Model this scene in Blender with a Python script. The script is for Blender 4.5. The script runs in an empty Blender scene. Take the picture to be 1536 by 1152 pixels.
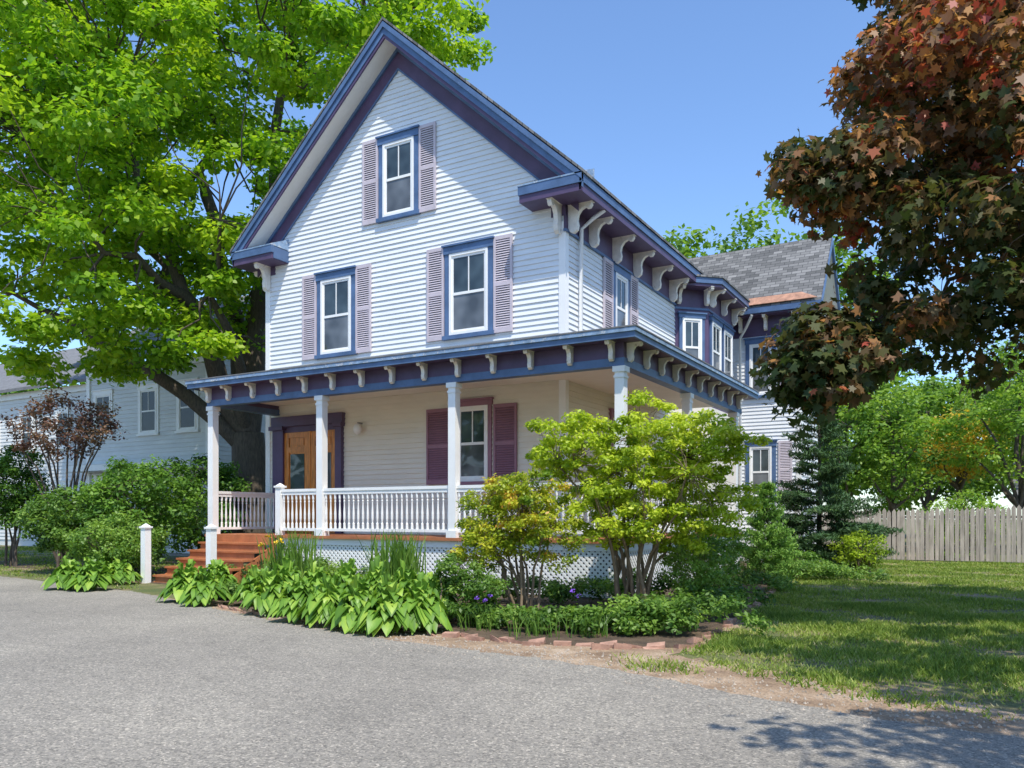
import bpy, math, random
import numpy as np
from mathutils import Vector
random.seed(7); rng=np.random.default_rng(7)
SA,CA=math.sin(math.radians(30.1)),math.cos(math.radians(30.1))
CAMZ=1.45; FP=1228.0; HY=775.0
def W(px,py,d):
    r=(px-768)/FP*d
    return (CA*r-SA*d, SA*r+CA*d, CAMZ+(HY-py)/FP*d)
def WZ(px,d,z):
    r=(px-768)/FP*d
    return (CA*r-SA*d, SA*r+CA*d, z)
def G(px,py):
    d=FP*CAMZ/(py-HY); p=W(px,py,d); return (p[0],p[1])
sc=bpy.context.scene
COL=sc.collection
# ---------------- materials ----------------
def newmat(name):
    m=bpy.data.materials.new(name); m.use_nodes=True
    nt=m.node_tree; b=nt.nodes['Principled BSDF']; return m,nt,b
def N(nt,t,**k):
    n=nt.nodes.new(t)
    for a,v in k.items(): setattr(n,a,v)
    return n
def ramp(nt,stops):
    r=N(nt,'ShaderNodeValToRGB'); e=r.color_ramp.elements
    while len(e)<len(stops): e.new(0.5)
    for i,(p,c) in enumerate(stops):
        e[i].position=p; e[i].color=(c[0],c[1],c[2],1)
    return r
def noise(nt,scale,detail=4,rough=.6,coord='Object',vecscale=None):
    tc=N(nt,'ShaderNodeTexCoord'); n=N(nt,'ShaderNodeTexNoise')
    n.inputs['Scale'].default_value=scale; n.inputs['Detail'].default_value=detail; n.inputs['Roughness'].default_value=rough
    if vecscale:
        mp=N(nt,'ShaderNodeMapping'); mp.inputs['Scale'].default_value=vecscale
        nt.links.new(tc.outputs[coord],mp.inputs[0]); nt.links.new(mp.outputs[0],n.inputs['Vector'])
    else: nt.links.new(tc.outputs[coord],n.inputs['Vector'])
    return n
def paint(name,c,var=.12,rough=.5,scale=2.5,vs=None,bump=.0,chip=None):
    m,nt,b=newmat(name)
    n=noise(nt,scale,6,.65,vecscale=vs)
    lo=[x*(1-var) for x in c]; hi=[min(1,x*(1+var)) for x in c]
    r=ramp(nt,[(.3,lo),(.7,hi)]); nt.links.new(n.outputs[0],r.inputs[0])
    out=r.outputs[0]
    if chip:
        n3=noise(nt,9,8,.75); r3=ramp(nt,[(chip[0],(0,0,0)),(chip[0]+.05,(1,1,1))]); nt.links.new(n3.outputs[0],r3.inputs[0])
        mx=N(nt,'ShaderNodeMixRGB'); nt.links.new(r3.outputs[0],mx.inputs[0]); nt.links.new(out,mx.inputs[1]); mx.inputs[2].default_value=(*chip[1],1); out=mx.outputs[0]
    nt.links.new(out,b.inputs['Base Color']); b.inputs['Roughness'].default_value=rough
    if bump:
        n2=noise(nt,40,3); bp=N(nt,'ShaderNodeBump'); bp.inputs['Strength'].default_value=bump; bp.inputs['Distance'].default_value=.01
        nt.links.new(n2.outputs[0],bp.inputs['Height']); nt.links.new(bp.outputs[0],b.inputs['Normal'])
    return m
M_clap=paint('clapboard_paint',(.76,.77,.78),.06,.55,1.2,(1,1,3),chip=(.70,(.58,.57,.55)))
M_clapP=paint('porch_clapboard_cream',(.78,.72,.61),.05,.55,1.2,(1,1,3))  # clapboard colour in a warmer cream tone for the porch level
M_nclap=paint('neighbor_clapboard_paint',(.66,.67,.66),.08,.6,1.2,(1,1,3))
M_white=paint('white_trim_paint',(.86,.85,.83),.05,.45)
M_cream=paint('bracket_paint',(.80,.74,.66),.15,.55,6,chip=(.62,(.4,.3,.25)))
M_blue=paint('blue_trim_paint',(.08,.14,.265),.25,.45,3,chip=(.66,(.3,.36,.46)))
M_bluel=paint('worn_blue_paint',(.22,.32,.46),.4,.6,5,chip=(.55,(.5,.52,.55)))
M_purp=paint('purple_trim_paint',(.088,.056,.12),.2,.5,3)
M_maroon=paint('maroon_shutter_paint',(.29,.14,.19),.12,.5,3)
M_mauve=paint('mauve_shutter_paint',(.56,.49,.53),.1,.55,3)
M_soff=paint('soffit_paint',(.80,.77,.71),.05,.6,2)
M_step=paint('stained_wood_step',(.42,.15,.06),.25,.5,3,(1,6,1))
M_wood=paint('varnished_oak_door',(.55,.21,.04),.35,.35,5,(4,4,.6))
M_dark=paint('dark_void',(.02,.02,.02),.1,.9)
M_copper=paint('old_copper',(.42,.22,.14),.4,.5,6)
M_nroof=paint('neighbor_roof',(.17,.17,.175),.25,.8,4)
M_grey=paint('grey_metal',(.3,.3,.3),.1,.4)
M_dglass=paint('dark_window',(.035,.04,.045),.4,.25,.8)
def shingles(name,vec):
    m,nt,b=newmat(name)
    tc=N(nt,'ShaderNodeTexCoord'); mp=N(nt,'ShaderNodeMapping'); mp.inputs['Rotation'].default_value=vec
    br=N(nt,'ShaderNodeTexBrick'); br.inputs['Scale'].default_value=1; br.inputs['Brick Width'].default_value=.3; br.inputs['Row Height'].default_value=.14
    br.inputs['Mortar Size'].default_value=.008
    br.inputs['Color1'].default_value=(.09,.09,.09,1); br.inputs['Color2'].default_value=(.25,.245,.24,1); br.inputs['Mortar'].default_value=(.035,.035,.04,1)
    nt.links.new(tc.outputs['Object'],mp.inputs[0]); nt.links.new(mp.outputs[0],br.inputs['Vector'])
    nt.links.new(br.outputs[0],b.inputs['Base Color']); b.inputs['Roughness'].default_value=.9
    return m
M_roof=shingles('grey_shingle_side',(0,0,math.radians(90)))
M_roofW=shingles('grey_shingle_wing',(math.radians(-50),0,0))
def glass(name,c=(.02,.03,.035)):
    m,nt,b=newmat(name)
    n=noise(nt,1.3,2); r=ramp(nt,[(.35,c),(.65,[x*3+.01 for x in c])]); nt.links.new(n.outputs[0],r.inputs[0]); nt.links.new(r.outputs[0],b.inputs['Base Color'])
    b.inputs['Roughness'].default_value=.03; b.inputs['IOR'].default_value=1.6
    n2=noise(nt,1.5,1); bp=N(nt,'ShaderNodeBump'); bp.inputs['Strength'].default_value=.25; bp.inputs['Distance'].default_value=.02
    nt.links.new(n2.outputs[0],bp.inputs['Height']); nt.links.new(bp.outputs[0],b.inputs['Normal'])
    return m
M_glass=glass('window_glass'); M_glassL=glass('window_glass_lighter',(.06,.065,.07))  # second glass is only a lighter tone, used in lower sashes
def leafmat(name,stops,trans=.42,tscale=1.7,rough=.45):
    m,nt,b=newmat(name)
    a=N(nt,'ShaderNodeAttribute',attribute_name='tint'); r=ramp(nt,stops)
    nt.links.new(a.outputs['Fac'],r.inputs[0]); nt.links.new(r.outputs[0],b.inputs['Base Color']); b.inputs['Roughness'].default_value=rough
    b.inputs['Specular IOR Level'].default_value=.35
    t=N(nt,'ShaderNodeBsdfTranslucent'); mul=N(nt,'ShaderNodeMixRGB',blend_type='MULTIPLY'); mul.inputs[0].default_value=1
    mul.inputs[2].default_value=(tscale,tscale,tscale*.6,1); nt.links.new(r.outputs[0],mul.inputs[1]); nt.links.new(mul.outputs[0],t.inputs[0])
    mx=N(nt,'ShaderNodeMixShader'); mx.inputs[0].default_value=trans
    nt.links.new(b.outputs[0],mx.inputs[1]); nt.links.new(t.outputs[0],mx.inputs[2]); nt.links.new(mx.outputs[0],nt.nodes['Material Output'].inputs[0])
    return m
ML_maple=leafmat('maple_leaves',[(0,(.06,.15,.012)),(.4,(.18,.35,.02)),(1,(.40,.54,.03))],.5,1.5)
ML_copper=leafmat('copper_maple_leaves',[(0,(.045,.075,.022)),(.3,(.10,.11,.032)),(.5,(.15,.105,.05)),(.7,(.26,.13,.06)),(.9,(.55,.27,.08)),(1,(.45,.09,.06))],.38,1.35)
ML_lime=leafmat('lime_shrub_leaves',[(0,(.18,.28,.02)),(.5,(.44,.57,.035)),(1,(.68,.74,.08))],.45,1.2)
ML_rust=leafmat('rusty_shrub_leaves',[(0,(.16,.27,.02)),(.5,(.40,.46,.03)),(.85,(.62,.58,.05)),(1,(.62,.34,.06))],.4,1.2)
ML_dark=leafmat('dark_shrub_leaves',[(0,(.03,.08,.012)),(.5,(.09,.20,.027)),(1,(.19,.34,.045))],.35,1.5)
ML_mid=leafmat('perennial_leaves',[(0,(.05,.11,.02)),(.5,(.13,.25,.04)),(1,(.28,.42,.08))],.4,1.5)
ML_hosta=leafmat('hosta_leaves',[(0,(.08,.18,.02)),(.5,(.20,.37,.05)),(1,(.42,.57,.09))],.3,1.4,.4)
ML_spruce=leafmat('spruce_needles',[(0,(.022,.055,.02)),(.5,(.055,.12,.04)),(1,(.13,.22,.055))],.15,1.2,.6)
ML_dspr=leafmat('dwarf_spruce_needles',[(0,(.06,.14,.03)),(.5,(.15,.31,.05)),(1,(.3,.48,.08))],.2,1.2,.6)
ML_red=leafmat('plum_leaves',[(0,(.07,.03,.03)),(.5,(.17,.09,.065)),(1,(.3,.18,.1))],.35,1.3)
ML_far=leafmat('far_leaves',[(0,(.06,.13,.02)),(.5,(.17,.31,.04)),(1,(.32,.46,.06))],.45,1.4)
ML_yel=leafmat('yellow_leaves',[(0,(.4,.30,.03)),(1,(.75,.55,.06))],.4,1.2)
ML_grass=leafmat('grass_blades',[(0,(.09,.16,.02)),(.5,(.23,.32,.045)),(.8,(.37,.40,.10)),(1,(.5,.43,.24))],.3,1.4,.6)
M_bark=paint('bark',(.10,.078,.058),.45,.9,4,(6,6,1.2),.6)
M_barkl=paint('bark_light',(.22,.16,.10),.35,.9,6,(6,6,1.5),.4)
M_yflower=paint('yellow_petals',(.8,.55,.02),.1,.5)
M_pflower=paint('purple_petals',(.2,.08,.5),.2,.5)
# ---------------- mesh builders ----------------
def empty(name,loc=(0,0,0)):
    e=bpy.data.objects.new(name,None); COL.objects.link(e); return e
class MB:
    def __init__(s,name,mat): s.n=name; s.m=mat; s.v=[]; s.f=[]
    def add(s,vs,fs):
        o=len(s.v); s.v+=[tuple(v) for v in vs]; s.f+=[tuple(i+o for i in f) for f in fs]
    def box(s,x0,x1,y0,y1,z0,z1):
        s.add([(x0,y0,z0),(x1,y0,z0),(x1,y1,z0),(x0,y1,z0),(x0,y0,z1),(x1,y0,z1),(x1,y1,z1),(x0,y1,z1)],
              [(0,3,2,1),(4,5,6,7),(0,1,5,4),(1,2,6,5),(2,3,7,6),(3,0,4,7)])
    def fbox(s,F,u0,u1,n0,n1,z0,z1):
        P=lambda u,n,z:(F[0]+F[2]*u+F[4]*n,F[1]+F[3]*u+F[5]*n,z)
        s.add([P(u0,n0,z0),P(u1,n0,z0),P(u1,n1,z0),P(u0,n1,z0),P(u0,n0,z1),P(u1,n0,z1),P(u1,n1,z1),P(u0,n1,z1)],
              [(0,3,2,1),(4,5,6,7),(0,1,5,4),(1,2,6,5),(2,3,7,6),(3,0,4,7)])
    def hexa(s,b,t):
        s.add(list(b)+list(t),[(3,2,1,0),(4,5,6,7),(0,1,5,4),(1,2,6,5),(2,3,7,6),(3,0,4,7)])
    def prism(s,F,poly,u0,u1):
        P=lambda u,n,z:(F[0]+F[2]*u+F[4]*n,F[1]+F[3]*u+F[5]*n,z)
        k=len(poly)
        s.add([P(u0,n,z) for n,z in poly]+[P(u1,n,z) for n,z in poly],
              [tuple(range(k)),tuple(range(2*k-1,k-1,-1))]+[(i,i+k,(i+1)%k+k,(i+1)%k) for i in range(k)])
    def uprism(s,F,poly,n0,n1):
        P=lambda u,n,z:(F[0]+F[2]*u+F[4]*n,F[1]+F[3]*u+F[5]*n,z)
        k=len(poly)
        s.add([P(u,n0,z) for u,z in poly]+[P(u,n1,z) for u,z in poly],
              [tuple(range(k)),tuple(range(2*k-1,k-1,-1))]+[(i,i+k,(i+1)%k+k,(i+1)%k) for i in range(k)])
    def lathe(s,x,y,prof,k=8):
        vs=[];fs=[]
        for r,z in prof:
            for i in range(k):
                a=2*math.pi*(i+.5)/k; vs.append((x+r*math.cos(a),y+r*math.sin(a),z))
        for j in range(len(prof)-1):
            for i in range(k): fs.append((j*k+i,j*k+(i+1)%k,(j+1)*k+(i+1)%k,(j+1)*k+i))
        fs.append(tuple(range((len(prof)-1)*k,len(prof)*k)))
        s.add(vs,fs)
    def tube(s,pts,rad,k=8):
        pts=[Vector(p) for p in pts]; vs=[];fs=[]
        for j,p in enumerate(pts):
            t=(pts[min(j+1,len(pts)-1)]-pts[max(j-1,0)]).normalized()
            a=t.cross(Vector((.3,.9,.2))).normalized(); b=t.cross(a)
            for i in range(k):
                an=2*math.pi*i/k; vs.append(p+(a*math.cos(an)+b*math.sin(an))*rad[j])
        for j in range(len(pts)-1):
            for i in range(k): fs.append((j*k+i,j*k+(i+1)%k,(j+1)*k+(i+1)%k,(j+1)*k+i))
        s.add(vs,fs)
    def obj(s,parent=None,smooth=False,fixn=True):
        me=bpy.data.meshes.new(s.n); me.from_pydata(s.v,[],s.f); me.materials.append(s.m)
        if fixn:
            import bmesh
            bm=bmesh.new(); bm.from_mesh(me); bmesh.ops.recalc_face_normals(bm,faces=bm.faces); bm.to_mesh(me); bm.free()
        if smooth: me.polygons.foreach_set('use_smooth',[True]*len(me.polygons))
        o=bpy.data.objects.new(s.n,me); COL.objects.link(o)
        if parent: o.parent=parent
        return o
DIA=np.array([(0,-.5),(.32,-.05),(0,.5),(-.32,-.05)])
OVAL=np.array([(0,-.5),(.2,-.25),(.24,.05),(0,.5),(-.24,.05),(-.2,-.25)])
STAR=np.array([(0,-.45),(.12,-.25),(.42,-.3),(.3,-.05),(.52,.15),(.2,.18),(.0,.55),(-.2,.18),(-.52,.15),(-.3,-.05),(-.42,-.3),(-.12,-.25)])
def leafmesh(name,C,Nn,S,shape,tint,mat,parent=None,droop=.25,upaxis=None):
    n=len(C); k=len(shape)
    Nn=Nn/np.linalg.norm(Nn,axis=1,keepdims=True)
    R=rng.normal(size=(n,3)) if upaxis is None else upaxis
    T=np.cross(Nn,R); T/=np.linalg.norm(T,axis=1,keepdims=True)+1e-9; B=np.cross(Nn,T)
    sx=shape[:,0][None,:,None]; sy=shape[:,1][None,:,None]
    V=C[:,None,:]+(T[:,None,:]*sx+B[:,None,:]*sy-Nn[:,None,:]*(droop*(sx*sx*2+sy*sy)))*S[:,None,None]
    me=bpy.data.meshes.new(name); me.vertices.add(n*k); me.vertices.foreach_set('co',V.reshape(-1).astype(np.float32))
    me.loops.add(n*k); me.loops.foreach_set('vertex_index',np.arange(n*k,dtype=np.int32))
    me.polygons.add(n); me.polygons.foreach_set('loop_start',np.arange(0,n*k,k,dtype=np.int32))
    me.update(calc_edges=True)
    at=me.attributes.new('tint','FLOAT','POINT'); at.data.foreach_set('value',np.repeat(np.clip(tint,0,1),k).astype(np.float32))
    me.materials.append(mat)
    o=bpy.data.objects.new(name,me); COL.objects.link(o)
    if parent: o.parent=parent
    return o
def cloud(centers,radii,nper,size,up=.7,out=.5,sv=.3,flat=.7,shell=.45,tb=.5,tv=.18,tl=.18):
    C=[];Nn=[];S=[];T=[]
    for i,(c,r) in enumerate(zip(centers,radii)):
        r=np.array(r if hasattr(r,'__len__') else (r,r,r*flat))
        n=max(4,int(nper*rng.uniform(.75,1.25)))
        d=rng.normal(size=(n,3)); d/=np.linalg.norm(d,axis=1,keepdims=True)
        rr=rng.uniform(0,1,size=(n,1))**shell*rng.uniform(.75,1.15,size=(n,1))
        C.append(np.array(c)+d*rr*r); Nn.append(d*out+np.array([0,0,up])+rng.normal(size=(n,3))*.45)
        t0=tb(c) if callable(tb) else tb
        S.append(size*rng.uniform(1-sv,1+sv,n)); T.append(np.clip(t0+rng.normal()*tv+rng.normal(size=n)*tl,0,1))
    return np.concatenate(C),np.concatenate(Nn),np.concatenate(S),np.concatenate(T)
def wiggle(a,b,n,amp,sag=0):
    a=np.array(a,float); b=np.array(b,float); L=np.linalg.norm(b-a); P=[]
    for i in range(n+1):
        t=i/n; p=a+(b-a)*t
        if 0<i<n: p=p+rng.normal(size=3)*amp*L
        p[2]+=sag*math.sin(math.pi*t)*L; P.append(p)
    return P
def sample_clumps(ells,n,mind,rej=None,shellmin=.55):
    out=[]; tries=0; vol=np.array([e[1][0]*e[1][1]*e[1][2] for e in ells])**.8; vol=vol/vol.sum()
    while len(out)<n and tries<n*60:
        tries+=1
        e=ells[rng.choice(len(ells),p=vol)]
        d=rng.normal(size=3); d/=np.linalg.norm(d); rr=rng.uniform(shellmin**3,1)**(1/3)
        if rng.random()<.12: rr=rng.uniform(.2,.6)
        p=np.array(e[0])+d*rr*np.array(e[1])
        if rej and rej(p): continue
        if any(abs(p[0]-q[0])<mind and abs(p[1]-q[1])<mind and np.linalg.norm(p-q)<mind for q in out): continue
        out.append(p)
    return out
def tree(name,limbs,clumps,crad,nper,size,lmat,bmat,shape=DIA,up=.7,out=.5,flat=.7,tb=.5,twig=.05,tv=.18,tl=.18):
    E=empty(name); mb=MB('trunk_and_limbs',bmat); nodes=[]
    for pts,r0,r1 in limbs:
        n=len(pts); rad=[r0+(r1-r0)*i/(n-1) for i in range(n)]
        mb.tube(pts,rad,10)
        for i,p in enumerate(pts):
            if i>=n//3: nodes.append((np.array(p),rad[i]))
    NP=np.array([q[0] for q in nodes])
    for c in clumps:
        dd=np.linalg.norm(NP-np.array([0,0,.8])-c,axis=1); i=int(np.argmin(dd)); r=min(twig,nodes[i][1]*.6)
        mb.tube(wiggle(NP[i],c,4,.05,.04),[r,r*.8,r*.6,r*.42,r*.25],5)
    mb.obj(E,True,False)
    C,Nn,S,T=cloud(clumps,[crad*rng.uniform(.7,1.25) for _ in clumps],nper,size,up=up,out=out,flat=flat,tb=tb,tv=tv,tl=tl)
    leafmesh('leaves',C,Nn,S,shape,T,lmat,E)
    return E
# ---------------- HOUSE ----------------
H=empty('victorian_house')
parts={}
def P(name,mat):
    if name not in parts: parts[name]=MB(name,mat)
    return parts[name]
WX0,WX1,WY0,WY1=-16.25,-7.6,15.3,29.8
MID=(WX0+WX1)/2; AP=12.8; EZ=8.3; HW=5.0; SL=(AP-EZ)/HW
FF=(0,WY0,1,0,0,-1)
FS=(WX1,0,0,1,1,0)
FW=(0,26.8,1,0,0,-1)
FWR=(-5.07,0,0,1,1,0)
FL=(WX0,0,0,-1,-1,0)
def clap(F,u0,u1,z0,z1,mat,name,fn=None,h=.118):
    mb=P(name,mat); z=z0
    p=lambda u,n,zz:(F[0]+F[2]*u+F[4]*n,F[1]+F[3]*u+F[5]*n,zz)
    while z<z1-.01:
        zt=min(z+h,z1); a,b=u0,u1
        if fn:
            a,b=fn(z)
            if b-a<.1: break
        j=.029+random.uniform(-.004,.003)
        mb.add([p(a,j,z),p(b,j,z),p(b,.003,zt),p(a,.003,zt),p(a,0,z),p(b,0,z)],[(0,1,2,3),(4,5,1,0)])
        z+=h
core=P('wall_core',M_clap)
core.box(WX0+.01,WX1-.01,WY0+.01,WY1,0,8.6)
core.uprism((0,WY0+.01,1,0,0,1),[(WX0+.01,8.55),(WX1-.01,8.55),(MID,12.3)],0,14.4)
clap(FF,WX0,WX1,1.04,4.7,M_clapP,'porch_clapboards')
clap(FF,WX0,WX1,4.7,8.7,M_clap,'front_clapboards')
clap(FF,0,0,8.7,12.2,M_clap,'gable_clapboards',fn=lambda z:(MID-(12.35-z)/SL,MID+(12.35-z)/SL))
clap(FS,WY0,26.8,1.04,4.7,M_clapP,'porch_clapboards')
clap(FS,WY0,26.8,4.7,8.2,M_clap,'side_clapboards')
clap(FW,WX1,-5.07,.5,8.2,M_clap,'wing_clapboards')
clap(FWR,26.8,29.8,.5,8.1,M_clap,'wing_clapboards')
clap(FWR,0,0,8.1,10.1,M_clap,'wing_gable_clapboards',fn=lambda z:(28.3-(10.25-z)/1.22,28.3+(10.25-z)/1.22))
clap(FL,-WY1,-WY0,.5,8.2,M_clap,'left_clapboards')
core.box(WX1-.5,-5.08,26.81,29.8,0,8.1)
core.uprism((-5.08,0,0,1,-1,0),[(26.81,8.05),(29.79,8.05),(28.3,10.1)],0,3)
tw=P('corner_boards',M_white)
tw.box(WX1-.12,WX1+.036,WY0-.036,WY0+.12,1.04,7.6)
tw.box(WX0-.036,WX0+.12,WY0-.036,WY0+.12,1.04,7.6)
tw.box(-5.19,-5.034,26.764,26.92,.4,7.6)
tw.box(WX0-.02,WX1+.02,WY0-.02,26.8,.2,1.03)
def window(F,u0,u1,z0,z1,trim='blue_window_trim',tm=None,tr=.13,grid=True,frame=True,gm=None):
    tm=tm or M_blue; T=P(trim,tm)
    if frame:
        T.fbox(F,u0,u0+tr,0,.055,z0,z1); T.fbox(F,u1-tr,u1,0,.055,z0,z1)
        T.fbox(F,u0-.02,u1+.02,0,.08,z1-tr*1.1,z1+.02); T.fbox(F,u0-.05,u1+.05,0,.12,z1+.02,z1+.06)
        T.fbox(F,u0-.04,u1+.04,0,.11,z0-.04,z0+.05)
        a,b,c,d=u0+tr,u1-tr,z0+.05,z1-tr*1.1
    else: a,b,c,d=u0,u1,z0,z1
    Wt=P('white_window_frames',M_white)
    Wt.fbox(F,a,a+.06,0,.07,c,d); Wt.fbox(F,b-.06,b,0,.07,c,d); Wt.fbox(F,a+.06,b-.06,0,.068,d-.06,d); Wt.fbox(F,a+.06,b-.06,0,.072,c,c+.07)
    a+=.06;b-=.06;c+=.07;d-=.06; m=(c+d)/2
    Wt.fbox(F,a,a+.045,0,.045,c,d); Wt.fbox(F,b-.045,b,0,.045,c,d)
    Wt.fbox(F,a+.045,b-.045,0,.052,m-.03,m+.03); Wt.fbox(F,a+.045,b-.045,0,.043,c,c+.05); Wt.fbox(F,a+.045,b-.045,0,.046,d-.05,d)
    if grid: Wt.fbox(F,(a+b)/2-.013,(a+b)/2+.013,0,.044,m+.03,d-.05)
    P('window_glass'+(gm.name if gm else ''),gm or M_glass).fbox(F,a+.03,b-.03,-.01,.033,m,d-.02)
    P('window_glass_lower'+(gm.name if gm else ''),gm or M_glassL).fbox(F,a+.03,b-.03,-.01,.0335,c+.02,m)
def shutter(F,u0,u1,z0,z1,mat,name):
    S=P(name,mat); s=.055
    S.fbox(F,u0,u0+s,.03,.07,z0,z1); S.fbox(F,u1-s,u1,.03,.07,z0,z1)
    m=(z0+z1)/2
    for a,b in((z0,z0+.1),(m-.04,m+.04),(z1-.08,z1)): S.fbox(F,u0+s,u1-s,.03,.068,a,b)
    for a,b in((z0+.1,m-.04),(m+.04,z1-.08)):
        k=int((b-a)/.05); h=(b-a)/k
        for i in range(k):
            z=a+i*h
            S.prism(F,[(.062,z),(.066,z+.008),(.04,z+h*.95),(.032,z+h*.85)],u0+s,u1-s)
    P(name+'_backs',M_dark).fbox(F,u0+s,u1-s,.005,.03,z0+.05,z1-.05)
for (c,z0,z1,w) in((-9.96,5.47,7.50,1.28),(-13.85,5.42,7.46,1.24),(-11.92,8.47,10.40,1.17)):
    window(FF,c-w/2,c+w/2,z0,z1)
    for s in(-1,1):
        a=c+s*(w/2+.02); b=c+s*(w/2+.49); shutter(FF,min(a,b),max(a,b),z0-.02,z1+.05,M_mauve,'mauve_shutters')
window(FF,-10.36,-9.36,2.18,4.0,'maroon_window_trim',M_maroon,.09)
shutter(FF,-11.1,-10.42,2.18,3.9,M_maroon,'maroon_shutters'); shutter(FF,-9.3,-8.72,2.18,3.9,M_maroon,'maroon_shutters')
window(FS,17.75,18.75,5.55,7.35); shutter(FS,17.2,17.72,5.55,7.38,M_mauve,'mauve_shutters'); shutter(FS,18.8,19.3,5.55,7.38,M_mauve,'mauve_shutters')
window(FS,17.6,18.7,2.1,3.9,'maroon_window_trim',M_maroon)
window(FW,-6.76,-5.80,5.3,7.15); shutter(FW,-5.72,-5.3,5.3,7.15,M_mauve,'mauve_shutters')
window(FW,-6.76,-5.80,2.0,3.85); shutter(FW,-5.72,-5.3,2.0,3.85,M_mauve,'mauve_shutters')
# door
T=P('door_surround',M_purp)
T.fbox(FF,-15.95,-15.58,0,.12,1.04,3.75); T.fbox(FF,-13.82,-13.62,0,.12,1.04,3.75); T.fbox(FF,-15.98,-13.58,0,.14,3.75,4.0)
T.fbox(FF,-16.02,-15.54,0,.19,3.66,3.76); T.fbox(FF,-13.86,-13.58,0,.19,3.66,3.76); T.fbox(FF,-15.58,-13.82,0,.05,3.6,3.75)
D=P('double_door',M_wood)
for a,b in((-15.58,-14.72),(-14.68,-13.82)):
    D.fbox(FF,a,b,0,.035,1.04,3.6)
    D.fbox(FF,a,a+.15,.035,.06,1.06,3.58); D.fbox(FF,b-.15,b,.035,.06,1.06,3.58)
    for z0,z1 in((1.06,1.28),(1.85,2.02),(3.08,3.22),(3.46,3.58)): D.fbox(FF,a+.15,b-.15,.035,.058,z0,z1)
    D.fbox(FF,a+.22,b-.22,.035,.05,1.36,1.77)
    P('door_glass',M_glass).fbox(FF,a+.19,b-.19,.035,.043,2.06,3.04)
    P('door_panel_upper',M_wood).fbox(FF,a+.2,b-.2,.035,.05,3.26,3.43)
P('door_handles',M_grey).fbox(FF,-14.64,-14.60,.05,.11,2.0,2.12)
P('door_frame',M_wood).fbox(FF,-14.73,-14.67,.035,.075,1.04,3.6)
LM=MB('wall_lamp_globe',M_white); LM.lathe(-13.05,WY0-.18,[(.02,3.42),(.07,3.45),(.1,3.52),(.1,3.58),(.06,3.66),(.02,3.68)],12); LM.obj(H,True)
P('wall_lamp_arm',M_grey).fbox(FF,-13.07,-13.03,0,.16,3.68,3.72)
def bracket(F,u,z,D,Hh,t=.08,n0=0.03):
    pr=[(0,0),(1,0),(1.02,-.10),(.93,-.2),(.8,-.2),(.72,-.13),(.55,-.2),(.42,-.36),(.38,-.55),(.42,-.72),(.38,-.9),(.22,-1.0),(.08,-.95),(0,-.8)]
    P('scroll_brackets',M_cream).prism(F,[(n0+a*D,z+b*Hh) for a,b in pr],u-t/2,u+t/2)
    P('scroll_brackets',M_cream).fbox(F,u-t*.75,u+t*.75,n0,n0+D*1.06,z-.001,z+.02)
# main roof
YF=14.72; YB=30.3
R=P('roof_shingles',M_roof)
for s in(-1,1):
    e=MID+s*(HW+.03)
    R.hexa([(e,YF-.05,EZ-.03),(MID,YF-.05,AP),(MID,YB,AP),(e,YB,EZ-.03)],[(e,YF-.05,EZ+.03),(MID,YF-.05,AP+.06),(MID,YB,AP+.06),(e,YB,EZ+.03)])
def rake(mb,Y0,Y1,top,th,inset=0,bot=None):
    for s in(-1,1):
        e=MID+s*(HW-inset); ez=EZ+inset*SL
        mb.hexa([(e,Y0,ez-top-th),(MID,Y0,AP-top-th),(MID,Y1,AP-top-th),(e,Y1,ez-top-th)],[(e,Y0,ez-top),(MID,Y0,AP-top),(MID,Y1,AP-top),(e,Y1,ez-top)])
rake(P('rake_crown',M_blue),YF-.04,YF+.05,.031,.13)
rake(P('rake_fascia',M_blue),YF,YF+.05,.162,.15)
rake(P('rake_fascia_lower',M_purp),YF+.02,YF+.06,.313,.08)
rake(P('rake_soffit',M_soff),YF+.06,WY0+.3,.34,.03,inset=.05)
rake(P('rake_bed_mould',M_blue),WY0-.09,WY0,.371,.09,inset=.3)
rake(P('rake_frieze',M_purp),WY0-.045,WY0,.462,.40,inset=.35)
rake(P('rake_frieze_bead',M_blue),WY0-.06,WY0-.03,.84,.05,inset=.7)
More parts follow.
